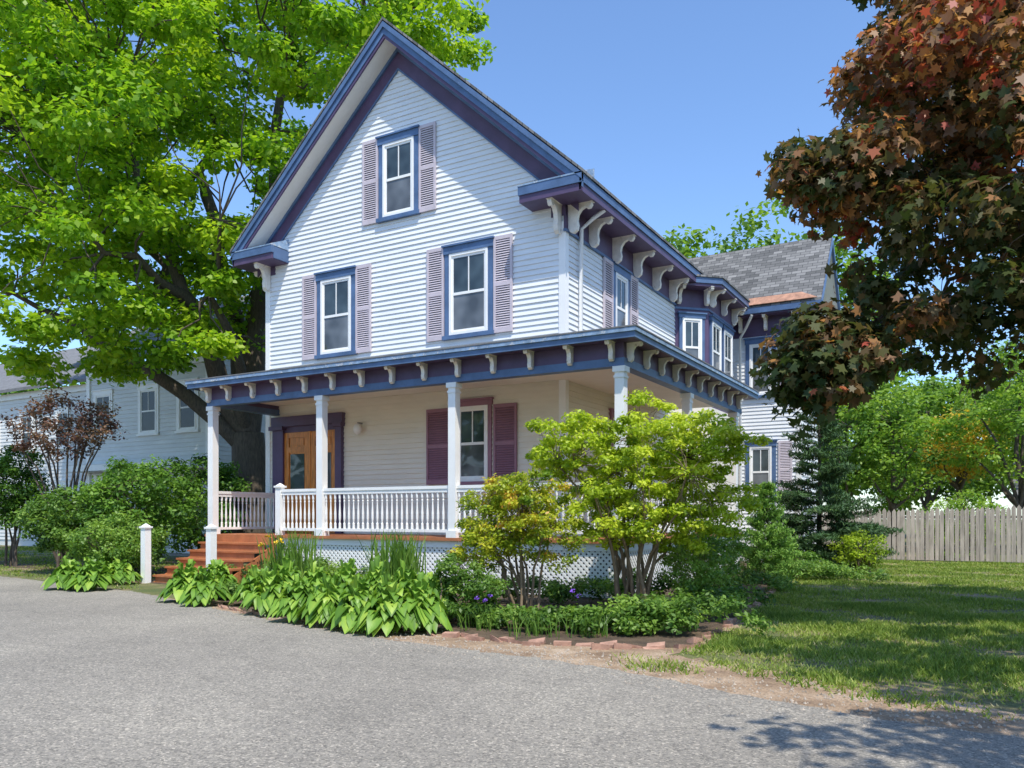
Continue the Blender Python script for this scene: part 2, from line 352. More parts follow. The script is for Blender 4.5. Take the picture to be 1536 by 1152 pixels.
for s in(1,-1):
    xe=MID+s*HW; xw=WX1 if s>0 else WX0
    a,b=sorted((xe,xe-s*.05)); P('eave_fascia',M_blue).box(a,b,YF-.03,YB,EZ-.2,EZ-.035)
    a,b=sorted((xe-s*.03,xe-s*.07)); P('eave_fascia_lower',M_purp).box(a,b,YF,YB,EZ-.36,EZ-.2)
    a,b=sorted((xe-s*.07,xw)); P('eave_soffit',M_purp).box(a,b,YF+.02,YB,EZ-.36,EZ-.32)
    a,b=sorted((xw,xw+s*.045)); P('eave_frieze',M_purp).box(a,b,WY0-.045,WY1,7.42,EZ-.36)
    a,b=sorted((xw,xw+s*.07)); P('frieze_bead',M_blue).box(a,b,WY0-.07,WY1,7.38,7.43)
    xi=xw-s*.78
    a,b=sorted((xe-s*.001,xi)); P('return_fascia',M_blue).box(a,b,YF-.03,YF+.05,EZ-.22,EZ-.04)
    P('return_fascia_lower',M_purp).box(a+.02,b-.02,YF,YF+.05,EZ-.37,EZ-.22)
    P('return_soffit',M_purp).box(a+.03,b-.03,YF+.05,WY0,EZ-.37,EZ-.33)
    a2,b2=sorted((xi,xi+s*.05)); P('return_fascia',M_blue).box(a2-.001,b2,YF+.05,WY0,EZ-.35,EZ-.06)
    P('return_roof',M_bluel).prism((0,WY0,1,0,0,-1),[(0,EZ-.04),(.62,EZ-.04),(.62,EZ-.01),(0,EZ+.26)],a-.0,b)
    P('return_frieze',M_purp).fbox(FF,min(xw+s*.045,xw-s*.3),max(xw+s*.045,xw-s*.3),0,.04,7.72,EZ-.37)
    bracket(FF,xw-s*.10,EZ-.37,.46,.62,.1,.04)
    F2=FS if s>0 else FL
    if s>0:
        for y in(15.42,16.45,17.75,19.05,20.4,21.7): bracket(F2,y,EZ-.365,.52,.58,.1,.046)
    else:
        for y in(15.42,16.8,18.2): bracket(F2,-y,EZ-.365,.52,.58,.1,.046)
ds=MB('downspout',M_white)
ds.tube([(-7.0,16.0,7.95),(-7.25,15.95,7.8),(-7.5,15.9,7.6),(-7.52,15.9,5.0)],[.045]*4,8)
ds.tube([(-6.35,25.9,7.75),(-6.6,26.2,7.45),(-6.9,26.6,7.2),(-6.9,26.7,1.0)],[.045]*4,8); ds.obj(H,True)
# bay
bay=[(-7.6,22.2),(-6.85,22.95),(-6.85,25.5),(-7.6,26.25)]
P('bay_walls',M_purp).add([(x,y,4.6) for x,y in bay]+[(x,y,8.0) for x,y in bay],[(0,1,5,4),(1,2,6,5),(2,3,7,6),(4,5,6,7)])
P('bay_lower_walls',M_clapP).add([(x,y,0) for x,y in bay]+[(x,y,4.6) for x,y in bay],[(0,1,5,4),(1,2,6,5),(2,3,7,6)])
def seg(i):
    (x0,y0),(x1,y1)=bay[i],bay[i+1]; L=math.hypot(x1-x0,y1-y0); ux,uy=(x1-x0)/L,(y1-y0)/L
    return (x0,y0,ux,uy,uy,-ux),L
for i in range(3):
    F,L=seg(i)
    P('bay_trim',M_blue).fbox(F,0,L,0.003,.03,7.3,7.36); P('bay_trim',M_blue).fbox(F,.02,L-.02,0.003,.035,5.0,5.2)
    P('bay_panels',M_clap).fbox(F,.06,L-.06,.003,.02,4.7,5.05)
    if i!=1: window(F,.14,L-.14,5.35,7.15,tr=.09)
    else:
        window(F,.12,1.2,5.35,7.15,tr=.09); window(F,1.35,L-.12,5.35,7.15,tr=.09)
    for u in ((.1,L-.1) if i!=1 else (.12,1.27,L-.12)): bracket(F,u,7.86,.42,.45,.09,.02)
def offs(o): return [(-7.6,22.2-o*1.3),(-6.85+o*.95,22.95-o*.5),(-6.85+o*.95,25.5+o*.3),(-7.0,26.3+o*.2)]
def slab(mb,poly,z0,z1):
    k=len(poly); mb.add([(x,y,z0) for x,y in poly]+[(x,y,z1) for x,y in poly],[tuple(range(k)),tuple(range(2*k-1,k-1,-1))]+[(i,(i+1)%k,(i+1)%k+k,i+k) for i in range(k)])
slab(P('bay_soffit',M_purp),offs(.46),7.86,7.94); slab(P('bay_fascia',M_blue),offs(.5),7.94,8.1); slab(P('bay_roof',M_roof),offs(.54),8.1,8.15)
# wing roof
RW=P('wing_roof_shingles',M_roofW); XR=-4.35
for s,yy in((-1,26.25),(1,30.35)):
    RW.hexa([(-12,yy,8.05),(XR,yy,8.05),(XR,28.3,10.55),(-12,28.3,10.55)],[(-12,yy,8.12),(XR,yy,8.12),(XR,28.3,10.62),(-12,28.3,10.62)])
    for nm,mt,x0,x1,dz0,dz1 in(('wing_rake',M_blue,XR-.05,XR+.03,-.2,.0),('wing_rake_soffit',M_soff,-5.1,XR-.05,-.14,-.1),('wing_rake_frieze',M_purp,-5.09,-5.03,-.5,-.14)):
        P(nm,mt).hexa([(x0,yy,8.05+dz0),(x1,yy,8.05+dz0),(x1,28.3,10.55+dz0),(x0,28.3,10.55+dz0)],[(x0,yy,8.05+dz1),(x1,yy,8.05+dz1),(x1,28.3,10.55+dz1),(x0,28.3,10.55+dz1)])
P('wing_eave_fascia',M_blue).box(-7.0,XR,26.22,26.3,7.88,8.05)
P('wing_eave_soffit',M_purp).box(-7.0,XR-.02,26.3,26.8,7.84,7.9)
P('wing_frieze',M_purp).fbox(FW,-7.6,-5.03,0,.045,7.25,7.84); P('wing_frieze',M_purp).fbox(FWR,26.75,29.8,0,.045,7.4,7.9)
P('copper_flashing',M_copper).hexa([(-6.6,26.2,8.125),(XR-.1,26.2,8.125),(XR-.6,26.42,8.39),(-6.6,26.42,8.39)],[(-6.6,26.18,8.14),(XR-.1,26.18,8.14),(XR-.6,26.40,8.41),(-6.6,26.40,8.41)])
for u in(-6.9,-6.1,-5.2): bracket(FW,u,7.84,.42,.45,.09,.046)
# ---------------- porch ----------------
PY=13.27; PX=-5.5; XL=-15.9; YE=21.0
P('porch_floor',M_step).box(XL-.15,PX+.12,PY-.12,WY0,.98,1.04); P('porch_floor',M_step).box(WX1,PX+.12,WY0,YE,.98,1.04)
sk=P('porch_skirt',M_white)
sk.box(XL-.1,PX+.05,PY-.05,PY+.02,.84,.98); sk.box(PX-.02,PX+.05,PY+.02,YE,.84,.98)
sk.box(-13.6,PX+.04,PY-.04,PY+.01,.02,.1)
for x in(-13.55,-9.0,PX-.1): sk.box(x,x+.12,PY-.045,PY+.01,.1,.84)
for y in(PY+.05,17.0,20.8): sk.box(PX-.01,PX+.045,y,y+.12,.02,.84)
P('crawlspace_shade_panels',M_dark).box(-13.6,PX-.15,PY+.15,PY+.2,0,.84); P('crawlspace_shade_panels',M_dark).box(PX-.2,PX-.15,PY+.2,YE,0,.84)  # near-black panels behind the lattice stand in for shade under the porch
def lattice(F,u0,u1,z0,z1,sp=.11,w=.045):
    L=P('lattice_skirt',M_white); hh=z1-z0
    p=lambda u,n,z:(F[0]+F[2]*u+F[4]*n,F[1]+F[3]*u+F[5]*n,z)
    for d,n in((1,.0),(-1,.010)):
        u=u0-hh
        while u<u1+hh:
            a0,a1=u,u+hh
            if d<0: a0,a1=u+hh,u
            du=a1-a0; ta=(u0-a0)/du; tb=(u1-a0)/du
            t0=max(0,min(ta,tb)); t1=min(1,max(ta,tb))
            if t1-t0>.02:
                b0,b1=a0+(a1-a0)*t0,a0+(a1-a0)*t1; q0,q1=z0+hh*t0,z0+hh*t1; h=w*.7
                L.add([p(b0-h,n,q0),p(b0+h,n,q0),p(b1+h,n,q1),p(b1-h,n,q1),p(b0-h,n+.008,q0),p(b0+h,n+.008,q0),p(b1+h,n+.008,q1),p(b1-h,n+.008,q1)],
                      [(0,1,2,3),(4,5,6,7),(0,1,5,4),(2,3,7,6),(1,2,6,5),(3,0,4,7)])
            u+=sp
lattice((0,PY-.01,1,0,0,-1),-13.5,PX,.05,.86); lattice((PX,0,0,1,1,0),PY,YE,.05,.86)
posts=P('porch_columns',M_white)
def post(x,y,z0=1.04,z1=4.06,w=.085):
    posts.box(x-w,x+w,y-w,y+w,z0,z1); posts.box(x-w-.03,x+w+.03,y-w-.03,y+w+.03,z0,z0+.14)
    posts.box(x-w-.03,x+w+.03,y-w-.03,y+w+.03,z1-.1,z1-.002); posts.box(x-w-.015,x+w+.015,y-w-.015,y+w+.015,z1-.2,z1-.16)
for x in(XL,-12.45,-9.0,PX): post(x,PY)
for y in(16.9,20.6): post(PX,y)
def newel(x,y,z0,z1,w=.075):
    posts.box(x-w,x+w,y-w,y+w,z0,z1); posts.box(x-w-.025,x+w+.025,y-w-.025,y+w+.025,z1,z1+.04)
    posts.hexa([(x-w,y-w,z1+.04),(x+w,y-w,z1+.04),(x+w,y+w,z1+.04),(x-w,y+w,z1+.04)],[(x-.01,y-.01,z1+.1),(x+.01,y-.01,z1+.1),(x+.01,y+.01,z1+.1),(x-.01,y+.01,z1+.1)])
newel(-13.7,PY,1.04,2.1); newel(-13.8,11.47,0,1.2); newel(XL,11.47,0,1.2)
bal=P('balusters',M_white); rl=P('railings',M_white)
def rail(x0,y0,x1,y1):
    L=math.hypot(x1-x0,y1-y0); F=(x0,y0,(x1-x0)/L,(y1-y0)/L,(y1-y0)/L,-(x1-x0)/L)
    rl.fbox(F,.05,L-.05,-.045,.045,2.0,2.06); rl.fbox(F,.05,L-.05,-.03,.03,1.93,2.0); rl.fbox(F,.05,L-.05,-.03,.03,1.14,1.2)
    k=int(L/.125)
    for i in range(1,k):
        u=L*i/k; x=x0+F[2]*u; y=y0+F[3]*u
        bal.lathe(x,y,[(.027,1.2),(.027,1.3),(.014,1.33),(.024,1.4),(.026,1.5),(.015,1.68),(.014,1.75),(.022,1.78),(.014,1.8),(.026,1.84),(.026,1.93)],6)
rail(XL,PY,XL,WY0); rail(-13.7,PY,-12.45,PY); rail(-12.45,PY,-9.0,PY); rail(-9.0,PY,PX,PY); rail(PX,PY,PX,16.9); rail(PX,16.9,PX,20.6)
P('porch_beam',M_blue).box(XL-.1,PX+.1,PY-.1,PY+.1,4.06,4.2); P('porch_beam',M_blue).box(PX-.1,PX+.1,PY+.1,YE,4.06,4.2); P('porch_beam',M_blue).box(XL-.1,XL+.1,PY+.1,WY0,4.06,4.2)
P('porch_frieze',M_purp).box(XL-.08,PX+.08,PY-.08,PY+.08,4.2,4.47); P('porch_frieze',M_purp).box(PX-.08,PX+.08,PY+.08,YE,4.2,4.47); P('porch_frieze',M_purp).box(XL-.08,XL+.08,PY+.08,WY0,4.2,4.47)
P('porch_ceiling',M_soff).box(XL+.1,PX-.1,PY+.1,WY0-.02,4.3,4.34); P('porch_ceiling',M_soff).box(WX1+.02,PX-.1,WY0-.02,YE,4.3,4.34)
ex0,ex1,ey0,ey1=-16.3,PX+.42,PY-.42,YE+.35
P('porch_eave_soffit',M_purp).box(ex0+.05,ex1-.05,ey0+.05,PY-.08,4.47,4.49); P('porch_eave_soffit',M_purp).box(PX+.08,ex1-.05,PY-.08,ey1,4.47,4.49)
f=P('porch_fascia',M_blue)
f.box(ex0,ex1,ey0,ey0+.05,4.46,4.56); f.box(ex1-.05,ex1,ey0+.05,ey1,4.46,4.56); f.box(ex0,ex0+.05,ey0+.05,WY0,4.46,4.56)
f=P('porch_crown',M_bluel)
f.box(ex0-.03,ex1+.03,ey0-.03,ey0+.05,4.56,4.625); f.box(ex1-.05,ex1+.03,ey0+.05,ey1,4.56,4.625); f.box(ex0-.03,ex0+.05,ey0+.05,WY0,4.56,4.625)
Rp=P('porch_roof',M_nroof)
a,b=4.63,5.12
Rp.add([(ex0-.04,ey0-.04,a),(ex1+.04,ey0-.04,a),(WX1,WY0,b),(ex0-.04,WY0,b),(ex1+.04,ey1,a),(WX1,ey1,b),(ex0-.04,ey0-.04,a+.025),(ex1+.04,ey0-.04,a+.025),(WX1,WY0,b+.025),(ex0-.04,WY0,b+.025),(ex1+.04,ey1,a+.025),(WX1,ey1,b+.025)],
   [(0,1,2,3),(1,4,5,2),(6,7,8,9),(7,10,11,8),(0,1,7,6),(1,4,10,7),(4,5,11,10),(0,3,9,6)])
FB=(0,PY-.08,1,0,0,-1); FB2=(PX+.08,0,0,1,1,0)
x=PX-.12
while x>XL: bracket(FB,x,4.47,.27,.33,.08,0); x-=.8
bracket(FB,XL+.0,4.47,.27,.33,.08,0)
y=PY+.1
while y<YE: bracket(FB2,y,4.47,.27,.33,.08,0); y+=.8
st=P('porch_steps',M_step)
for i in range(5):
    z=1.04-.174*(i+1); y=PY-.12-.3*i
    st.box(XL+.02,-13.72,y-.33,y,z-.04,z); st.box(XL+.06,-13.76,y-.29,y-.27,z-.174,z-.04)
st.box(XL+.06,-13.76,PY-.13,PY-.11,.866,.98)
for x in(XL+.02,-13.76): st.prism((x,0,1,0,0,1),[(PY-.12,0),(PY-.12,.86),(PY-1.65,.0)],0,.04)
for mb in parts.values():
    if mb.v: mb.obj(H)
# ---------------- neighbor house ----------------
NH=empty('neighbor_house'); parts={}
NF=(0,21.5,1,0,0,-1); NFR=(-26,0,0,1,1,0); NF2=(0,23.0,1,0,0,-1)
c=P('walls',M_nclap); c.box(-33.6,-26.01,21.51,30,0,7.8); c.box(-50,-33.6,23.01,31,0,7.6)
clap(NF,-33.6,-26,.3,7.8,M_nclap,'clapboards',h=.17); clap(NFR,21.5,30,.3,7.8,M_nclap,'clapboards',h=.17); clap(NF2,-50,-33.6,.3,7.6,M_nclap,'clapboards',h=.17)
r=P('roof',M_nroof)
r.hexa([(-34.2,21,7.8),(-25.4,21,7.8),(-25.4,25.7,11.2),(-34.2,25.7,11.2)],[(-34.2,21,7.95),(-25.4,21,7.95),(-25.4,25.7,11.35),(-34.2,25.7,11.35)])
r.hexa([(-34.2,30.5,7.8),(-25.4,30.5,7.8),(-25.4,25.7,11.2),(-34.2,25.7,11.2)],[(-34.2,30.5,7.95),(-25.4,30.5,7.95),(-25.4,25.7,11.35),(-34.2,25.7,11.35)])
r.hexa([(-50,22.5,7.6),(-33.7,22.5,7.6),(-33.7,27,10.6),(-50,27,10.6)],[(-50,22.5,7.75),(-33.7,22.5,7.75),(-33.7,27,10.75),(-50,27,10.75)])
w=P('trim',M_white); w.box(-33.7,-25.9,21.4,21.46,7.45,7.8); w.box(-33.72,-33.5,21.42,21.6,.3,7.44); w.box(-26.1,-25.92,21.42,21.6,.3,7.44); w.box(-50,-33.72,22.9,22.96,7.3,7.6)
w.box(-33.9,-26,20.6,21.4,3.35,3.6)
for x in(-32.6,-29.6,-27.2):
    for z in(1.2,4.8):
        window(NF,x-.65,x+.65,z,z+2.0,'neighbor_window_trim',M_white,gm=M_dglass)
for x in(-47,-44,-41,-38,-35.2):
    for z in(1.2,4.7): window(NF2,x-.6,x+.6,z,z+1.9,'neighbor_window_trim',M_white,gm=M_dglass)
for mb in parts.values():
    if mb.v: mb.obj(NH)
NG=empty('neighbor_garage'); parts={}
P('walls',M_nclap).box(1.5,14,41,47,0,2.3); P('roof',M_nroof).hexa([(1,40.5,2.2),(14.5,40.5,2.2),(14.5,44,4.0),(1,44,4.0)],[(1,40.5,2.32),(14.5,40.5,2.32),(14.5,44,4.12),(1,44,4.12)])
P('windows',M_glass).box(3,4,40.95,41,1,2)
for mb in parts.values(): mb.obj(NG)
# ---------------- ground ----------------
def groundmat(name,stops,s1,s2,fine=60,bump=.3,bd=.01,fl=.55,fh=1.35):
    m,nt,b=newmat(name)
    n=noise(nt,s1,6,.65); r=ramp(nt,stops); nt.links.new(n.outputs[0],r.inputs[0])
    n2=noise(nt,fine,3,.7); r2=ramp(nt,[(.3,(fl,fl,fl)),(.7,(fh,fh,fh))]); nt.links.new(n2.outputs[0],r2.inputs[0])
    mu=N(nt,'ShaderNodeMixRGB',blend_type='MULTIPLY'); mu.inputs[0].default_value=1
    nt.links.new(r.outputs[0],mu.inputs[1]); nt.links.new(r2.outputs[0],mu.inputs[2])
    nt.links.new(mu.outputs[0],b.inputs['Base Color']); b.inputs['Roughness'].default_value=.9
    bp=N(nt,'ShaderNodeBump'); bp.inputs['Strength'].default_value=bump; bp.inputs['Distance'].default_value=bd
    nt.links.new(n2.outputs[0],bp.inputs['Height']); nt.links.new(bp.outputs[0],b.inputs['Normal'])
    return m,nt,b,mu
M_gr=groundmat('lawn_ground',[(.3,(.08,.11,.03)),(.5,(.13,.14,.045)),(.62,(.27,.20,.12))],.9,1,30,.5,.02)[0]
M_dirt=groundmat('dirt',[(.3,(.20,.13,.08)),(.5,(.36,.25,.16)),(.7,(.52,.40,.29))],2.2,1,45,.8,.02)[0]
M_mulch=groundmat('mulch',[(.3,(.06,.04,.025)),(.7,(.17,.115,.07))],3,1,50,.8,.03)[0]
M_as,nt,b,mu=groundmat('worn_asphalt',[(.3,(.22,.20,.172)),(.5,(.27,.245,.21)),(.7,(.325,.295,.25))],.45,1,110,.5,.006,.68,1.27)
vo=N(nt,'ShaderNodeTexVoronoi'); vo.inputs['Scale'].default_value=70; tc=N(nt,'ShaderNodeTexCoord'); nt.links.new(tc.outputs['Object'],vo.inputs['Vector'])
rr=ramp(nt,[(0,(.55,.55,.55)),(.4,(.96,.96,.96)),(.85,(1.12,1.11,1.08)),(1,(1.8,1.75,1.68))])
sx=N(nt,'ShaderNodeSeparateColor'); nt.links.new(vo.outputs['Color'],sx.inputs[0]); nt.links.new(sx.outputs[0],rr.inputs[0])
m2=N(nt,'ShaderNodeMixRGB',blend_type='MULTIPLY'); m2.inputs[0].default_value=1; nt.links.new(mu.outputs[0],m2.inputs[1]); nt.links.new(rr.outputs[0],m2.inputs[2])
n5=noise(nt,.8,8,.7,vecscale=(1,3,1)); r5=ramp(nt,[(.0,(1,1,1)),(.488,(1,1,1)),(.5,(.66,.66,.66)),(.512,(1,1,1)),(.64,(1,1,1)),(.76,(.78,.78,.78))]); nt.links.new(n5.outputs[0],r5.inputs[0])
m3=N(nt,'ShaderNodeMixRGB',blend_type='MULTIPLY'); m3.inputs[0].default_value=.7; nt.links.new(m2.outputs[0],m3.inputs[1]); nt.links.new(r5.outputs[0],m3.inputs[2]); nt.links.new(m3.outputs[0],b.inputs['Base Color'])
def sheet(name,poly,z,mat):
    me=bpy.data.meshes.new(name); me.from_pydata([(x,y,z) for x,y in poly],[],[tuple(range(len(poly)))]); me.materials.append(mat); me.update()
    if me.polygons[0].normal.z<0: me.flip_normals()
    o=bpy.data.objects.new(name,me); COL.objects.link(o); return o
def rough(pts,amp,step):
    out=[]
    for (a,b) in zip(pts[:-1],pts[1:]):
        L=math.hypot(b[0]-a[0],b[1]-a[1]); k=max(1,int(L/step))
        for i in range(k):
            t=i/k; out.append((a[0]+(b[0]-a[0])*t+random.gauss(0,amp),a[1]+(b[1]-a[1])*t+random.gauss(0,amp)))
    out.append(pts[-1]); return out
sheet('ground',[(-400,-400),(400,-400),(400,500),(-400,500)],0,M_gr)
edge=[(-60,15.5),(-35,12.9),G(0,865),G(200,888),G(330,916),G(480,945),G(620,966),G(760,983),G(900,1002),G(1100,1042),G(1300,1078),G(1536,1110),(3,5.6),(12,3.5),(60,-6)]
er=rough(edge[:3],.03,1)[:-1]+rough(edge[2:],.025,.12)
sheet('asphalt_driveway',er+[(60,-60),(-60,-60)],.012,M_as)
bord=[G(300,905),G(385,922),G(520,940),G(650,950),G(790,966),G(930,972),G(1040,972),G(1100,932),G(1140,900),G(1172,880)]
lawn_e=[G(1180,878),G(1120,930),G(1060,970),G(1020,985),G(1090,998),G(1180,1010),G(1290,1036),G(1420,1050),G(1536,1070),(4.5,7.5),(13,5),(60,-4)]
sheet('dirt_verge',[G(120,884),G(250,897)]+rough(bord,.02,.2)+rough(lawn_e[1:],.06,.15)+[(60,-8),(3,5.0),(-3,6.0),(-9,7.5)],.004,M_dirt)
bed=[(-16.6,13.2),(-16.6,11.6),(-13.4,11.2)]+bord+[(-4.2,21),(-4.9,26.8),(-7.6,26.8),(-7.6,14)]
sheet('garden_bed_mulch',bed,.008,M_mulch)
lbed=[W(-20,0,24)[:2],G(40,852),G(190,868),G(300,858),W(330,0,24)[:2],W(330,0,29)[:2],W(-20,0,29)[:2]]
sheet('left_garden_mulch',lbed,.008,M_mulch)
sheet('side_street',[W(-600,0,33)[:2],W(60,0,31.5)[:2],W(290,0,30)[:2],W(290,0,33)[:2],W(-600,0,41)[:2]],.004,M_as)
M_brick=paint('edging_brick',(.40,.23,.165),.45,.85,5,None,.5)
bk=MB('brick_edging',M_brick)
def bricks(pts,skip=.1):
    for a,b in zip(pts[:-1],pts[1:]):
        L=math.hypot(b[0]-a[0],b[1]-a[1]); k=max(1,int(L/.215)); ux,uy=(b[0]-a[0])/L,(b[1]-a[1])/L
        for i in range(k):
            if random.random()<skip: continue
            t=(i+.5)/k; an=math.atan2(uy,ux)+random.gauss(0,.2); cx=a[0]+(b[0]-a[0])*t+random.gauss(0,.03); cy=a[1]+(b[1]-a[1])*t+random.gauss(0,.03)
            c,s=math.cos(an),math.sin(an); tl=random.gauss(0,.1); zz=.03+random.gauss(0,.014)
            vs=[]
            for z in(-.05,zz):
                for p,q in((-1,-1),(1,-1),(1,1),(-1,1)):
                    x=p*.098; y=q*.046; vs.append((cx+c*x-s*y,cy+s*x+c*y,z+.008+p*tl*.1+(q*tl*.1)))
            bk.hexa(vs[:4],vs[4:])
bricks(bord,.2); bricks([(a+.0,b-.12) for a,b in bord[3:7]],.6)
bk.obj()
fm=paint('weathered_fence_wood',(.40,.34,.28),.4,.85,1.5,(8,8,.8),.3)
FE=empty('picket_fence'); pk=MB('pickets',fm); x=-5.0
while x<26:
    h=1.66+random.uniform(-.05,.05)+.06*math.sin(x*.5); o=random.uniform(-.015,.015); n=random.uniform(-.012,.012)
    pk.uprism((0,29.9+n,1,0,0,-1),[(x+o,0.03),(x+.12+o,.03),(x+.12+o,h),(x+.06+o,h+.1),(x+o,h)],0,.02); x+=.142
pk.obj(FE); rb=MB('rails',fm)
for z in(.4,1.4): rb.box(-5,26,29.93,29.98,z,z+.08)
rb.obj(FE)
def inpoly(X,Y,poly):
    ins=np.zeros(len(X),bool); n=len(poly)
    for i in range(n):
        x0,y0=poly[i];x1,y1=poly[(i+1)%n]
        c=((y0>Y)!=(y1>Y))&(X<(x1-x0)*(Y-y0)/(y1-y0+1e-12)+x0); ins^=c
    return ins
M_peb=paint('pebbles',(.36,.30,.24),.5,.9,9)
pb=MB('dirt_pebbles',M_peb)
for _ in range(1800):
    t=random.random()*(len(edge)-7)+4; i=int(t); f_=t-i; ex=edge[i][0]*(1-f_)+edge[i+1][0]*f_; ey=edge[i][1]*(1-f_)+edge[i+1][1]*f_
    x=ex+random.gauss(.05,.35); y=ey+random.gauss(.15,.35); s_=random.uniform(.005,.018)
    pb.add([(x+s_*math.cos(a)*random.uniform(.7,1.2),y+s_*math.sin(a)*random.uniform(.7,1.2),.006) for a in(0,1.26,2.5,3.77,5)]+[(x,y,.012+s_*.8)],[(0,1,5),(1,2,5),(2,3,5),(3,4,5),(4,0,5)])
pb.obj()
# ---------------- vegetation ----------------
def T3(*a): return np.array(W(*a))
B0=np.array(WZ(372,27,0))
def rejm(p):
    return (p[0]>-17.6 and p[2]<13.6) or p[2]<4.5
fork=B0+np.array([0,0,4.2])
limbs=[([B0+(0,0,-.2),B0+(0,0,.5),B0+(.05,.1,2),fork],.8,.52),
 (wiggle(fork,T3(395,420,27.5),3,.03)+wiggle(T3(395,420,27.5),T3(440,60,28),5,.04),.4,.1),
 (wiggle(fork,T3(300,470,26),3,.03)+wiggle(T3(300,470,26),T3(170,150,25),5,.04),.36,.08),
 (wiggle(fork+(0,0,-.6),T3(230,560,26),3,.03,.05)+wiggle(T3(230,560,26),T3(20,440,25),5,.03),.28,.06),
 (wiggle(fork,T3(330,400,28),3,.03)+wiggle(T3(330,400,28),T3(300,40,29),5,.04),.34,.08),
 (wiggle(T3(395,420,27.5),T3(560,60,29),6,.04),.2,.06),
 (wiggle(T3(300,470,26),T3(120,330,22.5),5,.04),.2,.05),
 (wiggle(T3(300,470,26),T3(60,200,28),6,.04),.2,.05),
 (wiggle(fork,T3(330,330,23),6,.04),.22,.05)]
ells=[(T3(330,110,27),(8.2,7,7.2)),(T3(80,330,25.5),(6.0,6,5.2)),(T3(20,80,27),(7,6,6)),(T3(190,410,24.5),(4.7,4,2.9)),(T3(560,30,29),(3.6,4,3.6)),(T3(330,430,24.5),(2.6,3,2.6))]
cl=sample_clumps(ells,450,1.1,rejm,.6)
tree('maple_tree',limbs,cl,1.05,340,.22,ML_maple,M_bark,shape=DIA,flat=.5,tb=.62,tv=.17)
# copper maple (right)
cb=np.array(WZ(1990,11,0))
limbs=[([cb,cb+(0,0,1.2),cb+(0,.1,2.6)],.3,.22)]
hub=cb+np.array([0,.1,2.6])
for tx,ty,td in((1500,60,10.5),(1420,300,10.5),(1380,460,10.8),(1650,-200,11),(1480,150,12),(1700,200,8),(1900,-100,10)):
    limbs.append((wiggle(hub,T3(tx,ty,td),7,.03,.06),.09,.02))
limbs.append((wiggle(T3(1480,400,10.5),T3(1215,560,10),6,.03,.04),.03,.01))
ells=[(T3(1640,130,10.5),(2.95,2.6,2.9)),(T3(1450,320,10),(1.4,1.8,1.5)),(T3(1350,480,10),(.85,1.0,.75)),(T3(1480,490,10.5),(1.6,1.5,.65)),(T3(1425,20,10.5),(1.35,1.6,1.4)),(T3(1850,150,10.5),(3,3,3)),(T3(1400,130,9.6),(1.0,1,1.2))]
cl=sample_clumps(ells,480,.38,None,.3)+sample_clumps([(T3(1262,255,9.8),(.62,.8,.5))],22,.22,None,.1)+sample_clumps([(T3(1245,535,10),(.55,.6,.45)),(T3(1205,585,10),(.25,.4,.2))],34,.2,None,.1)
zc=lambda c:.22+.40*min(1,max(0,(c[2]-3.8)/3.2))  # tint rises with height: new copper growth plus sunlit highlights put into leaf colour
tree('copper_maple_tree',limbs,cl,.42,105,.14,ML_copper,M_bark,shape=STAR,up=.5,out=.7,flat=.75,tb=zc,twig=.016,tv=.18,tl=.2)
c2=np.array([4.6,3.0,0]); limbs=[([c2,c2+(0,0,1.5),c2+(0,.1,3.2)],.25,.18)]
for v in((-2.2,1.2,5.5),(-1,2,6),(1.5,1,6.5),(0,-1.5,6.5),(-2.8,-.5,5.6),(-3.2,4.0,5.8),(-.5,4.5,5.8)): limbs.append((wiggle(c2+np.array([0,.1,3.2]),c2+np.array(v),5,.04),.1,.03))
cl=sample_clumps([(c2+np.array([-.9,.6,6.0]),(2.5,1.9,1.3))],60,.5,None,.1)+sample_clumps([(np.array([1.6,6.9,6.0]),(1.3,1.3,.7)),(np.array([3.2,8.3,6.1]),(1.6,1.6,.8))],58,.45,None,.1)
tree('copper_maple_tree.001',limbs,cl,.5,45,.17,ML_copper,M_bark,shape=STAR,twig=.02)
def shrub(name,base,clumps,crad,nper,size,lmat,nst=7,bmat=M_barkl,shape=OVAL,r0=.035,**k):
    base=np.array(base,float); cs=[np.array(c,float) for c in clumps]; limbs=[]
    idx=rng.choice(len(cs),min(nst,len(cs)),replace=False)
    for i in idx:
        t=cs[i]; b=base+np.array([rng.normal()*.12,rng.normal()*.12,0]); mid=b+(t-b)*.5+np.array([0,0,.12]); mid[:2]=b[:2]+(t[:2]-b[:2])*.35
        limbs.append((wiggle(b,mid,3,.03)+wiggle(mid,t,3,.03)[1:],r0,r0*.35))
    return tree(name,limbs,cs,crad,nper,size,lmat,bmat,shape=shape,twig=.012,**k)
def E(px,py,d,rx,ry,rz): return (T3(px,py,d),(rx,ry,rz))
cl=sample_clumps([E(950,690,12.4,1.4,1.0,.72),E(855,670,12.4,.8,.6,.48),E(1030,675,12.2,.85,.7,.55),E(980,775,12.2,1.3,.7,.5),E(1100,665,12.2,.42,.5,.28),E(1060,750,12.2,.75,.5,.5),E(900,765,12.0,.6,.5,.4),E(890,622,12.4,.35,.3,.2),E(1055,800,12.0,.45,.4,.35),E(975,608,12.4,.3,.3,.18),E(1045,630,12.3,.35,.3,.15)],300,.19,None,.3)
shrub('azalea_shrub',WZ(955,12.4,0),cl,.19,135,.068,ML_lime,16,r0=.034,tb=.6,flat=.55,tv=.22)
cl=sample_clumps([E(765,775,11.6,.8,.6,.55),E(790,738,11.8,.65,.5,.3),E(725,815,11.5,.45,.5,.38),E(830,810,11.7,.4,.35,.4)],150,.16,None,.2)
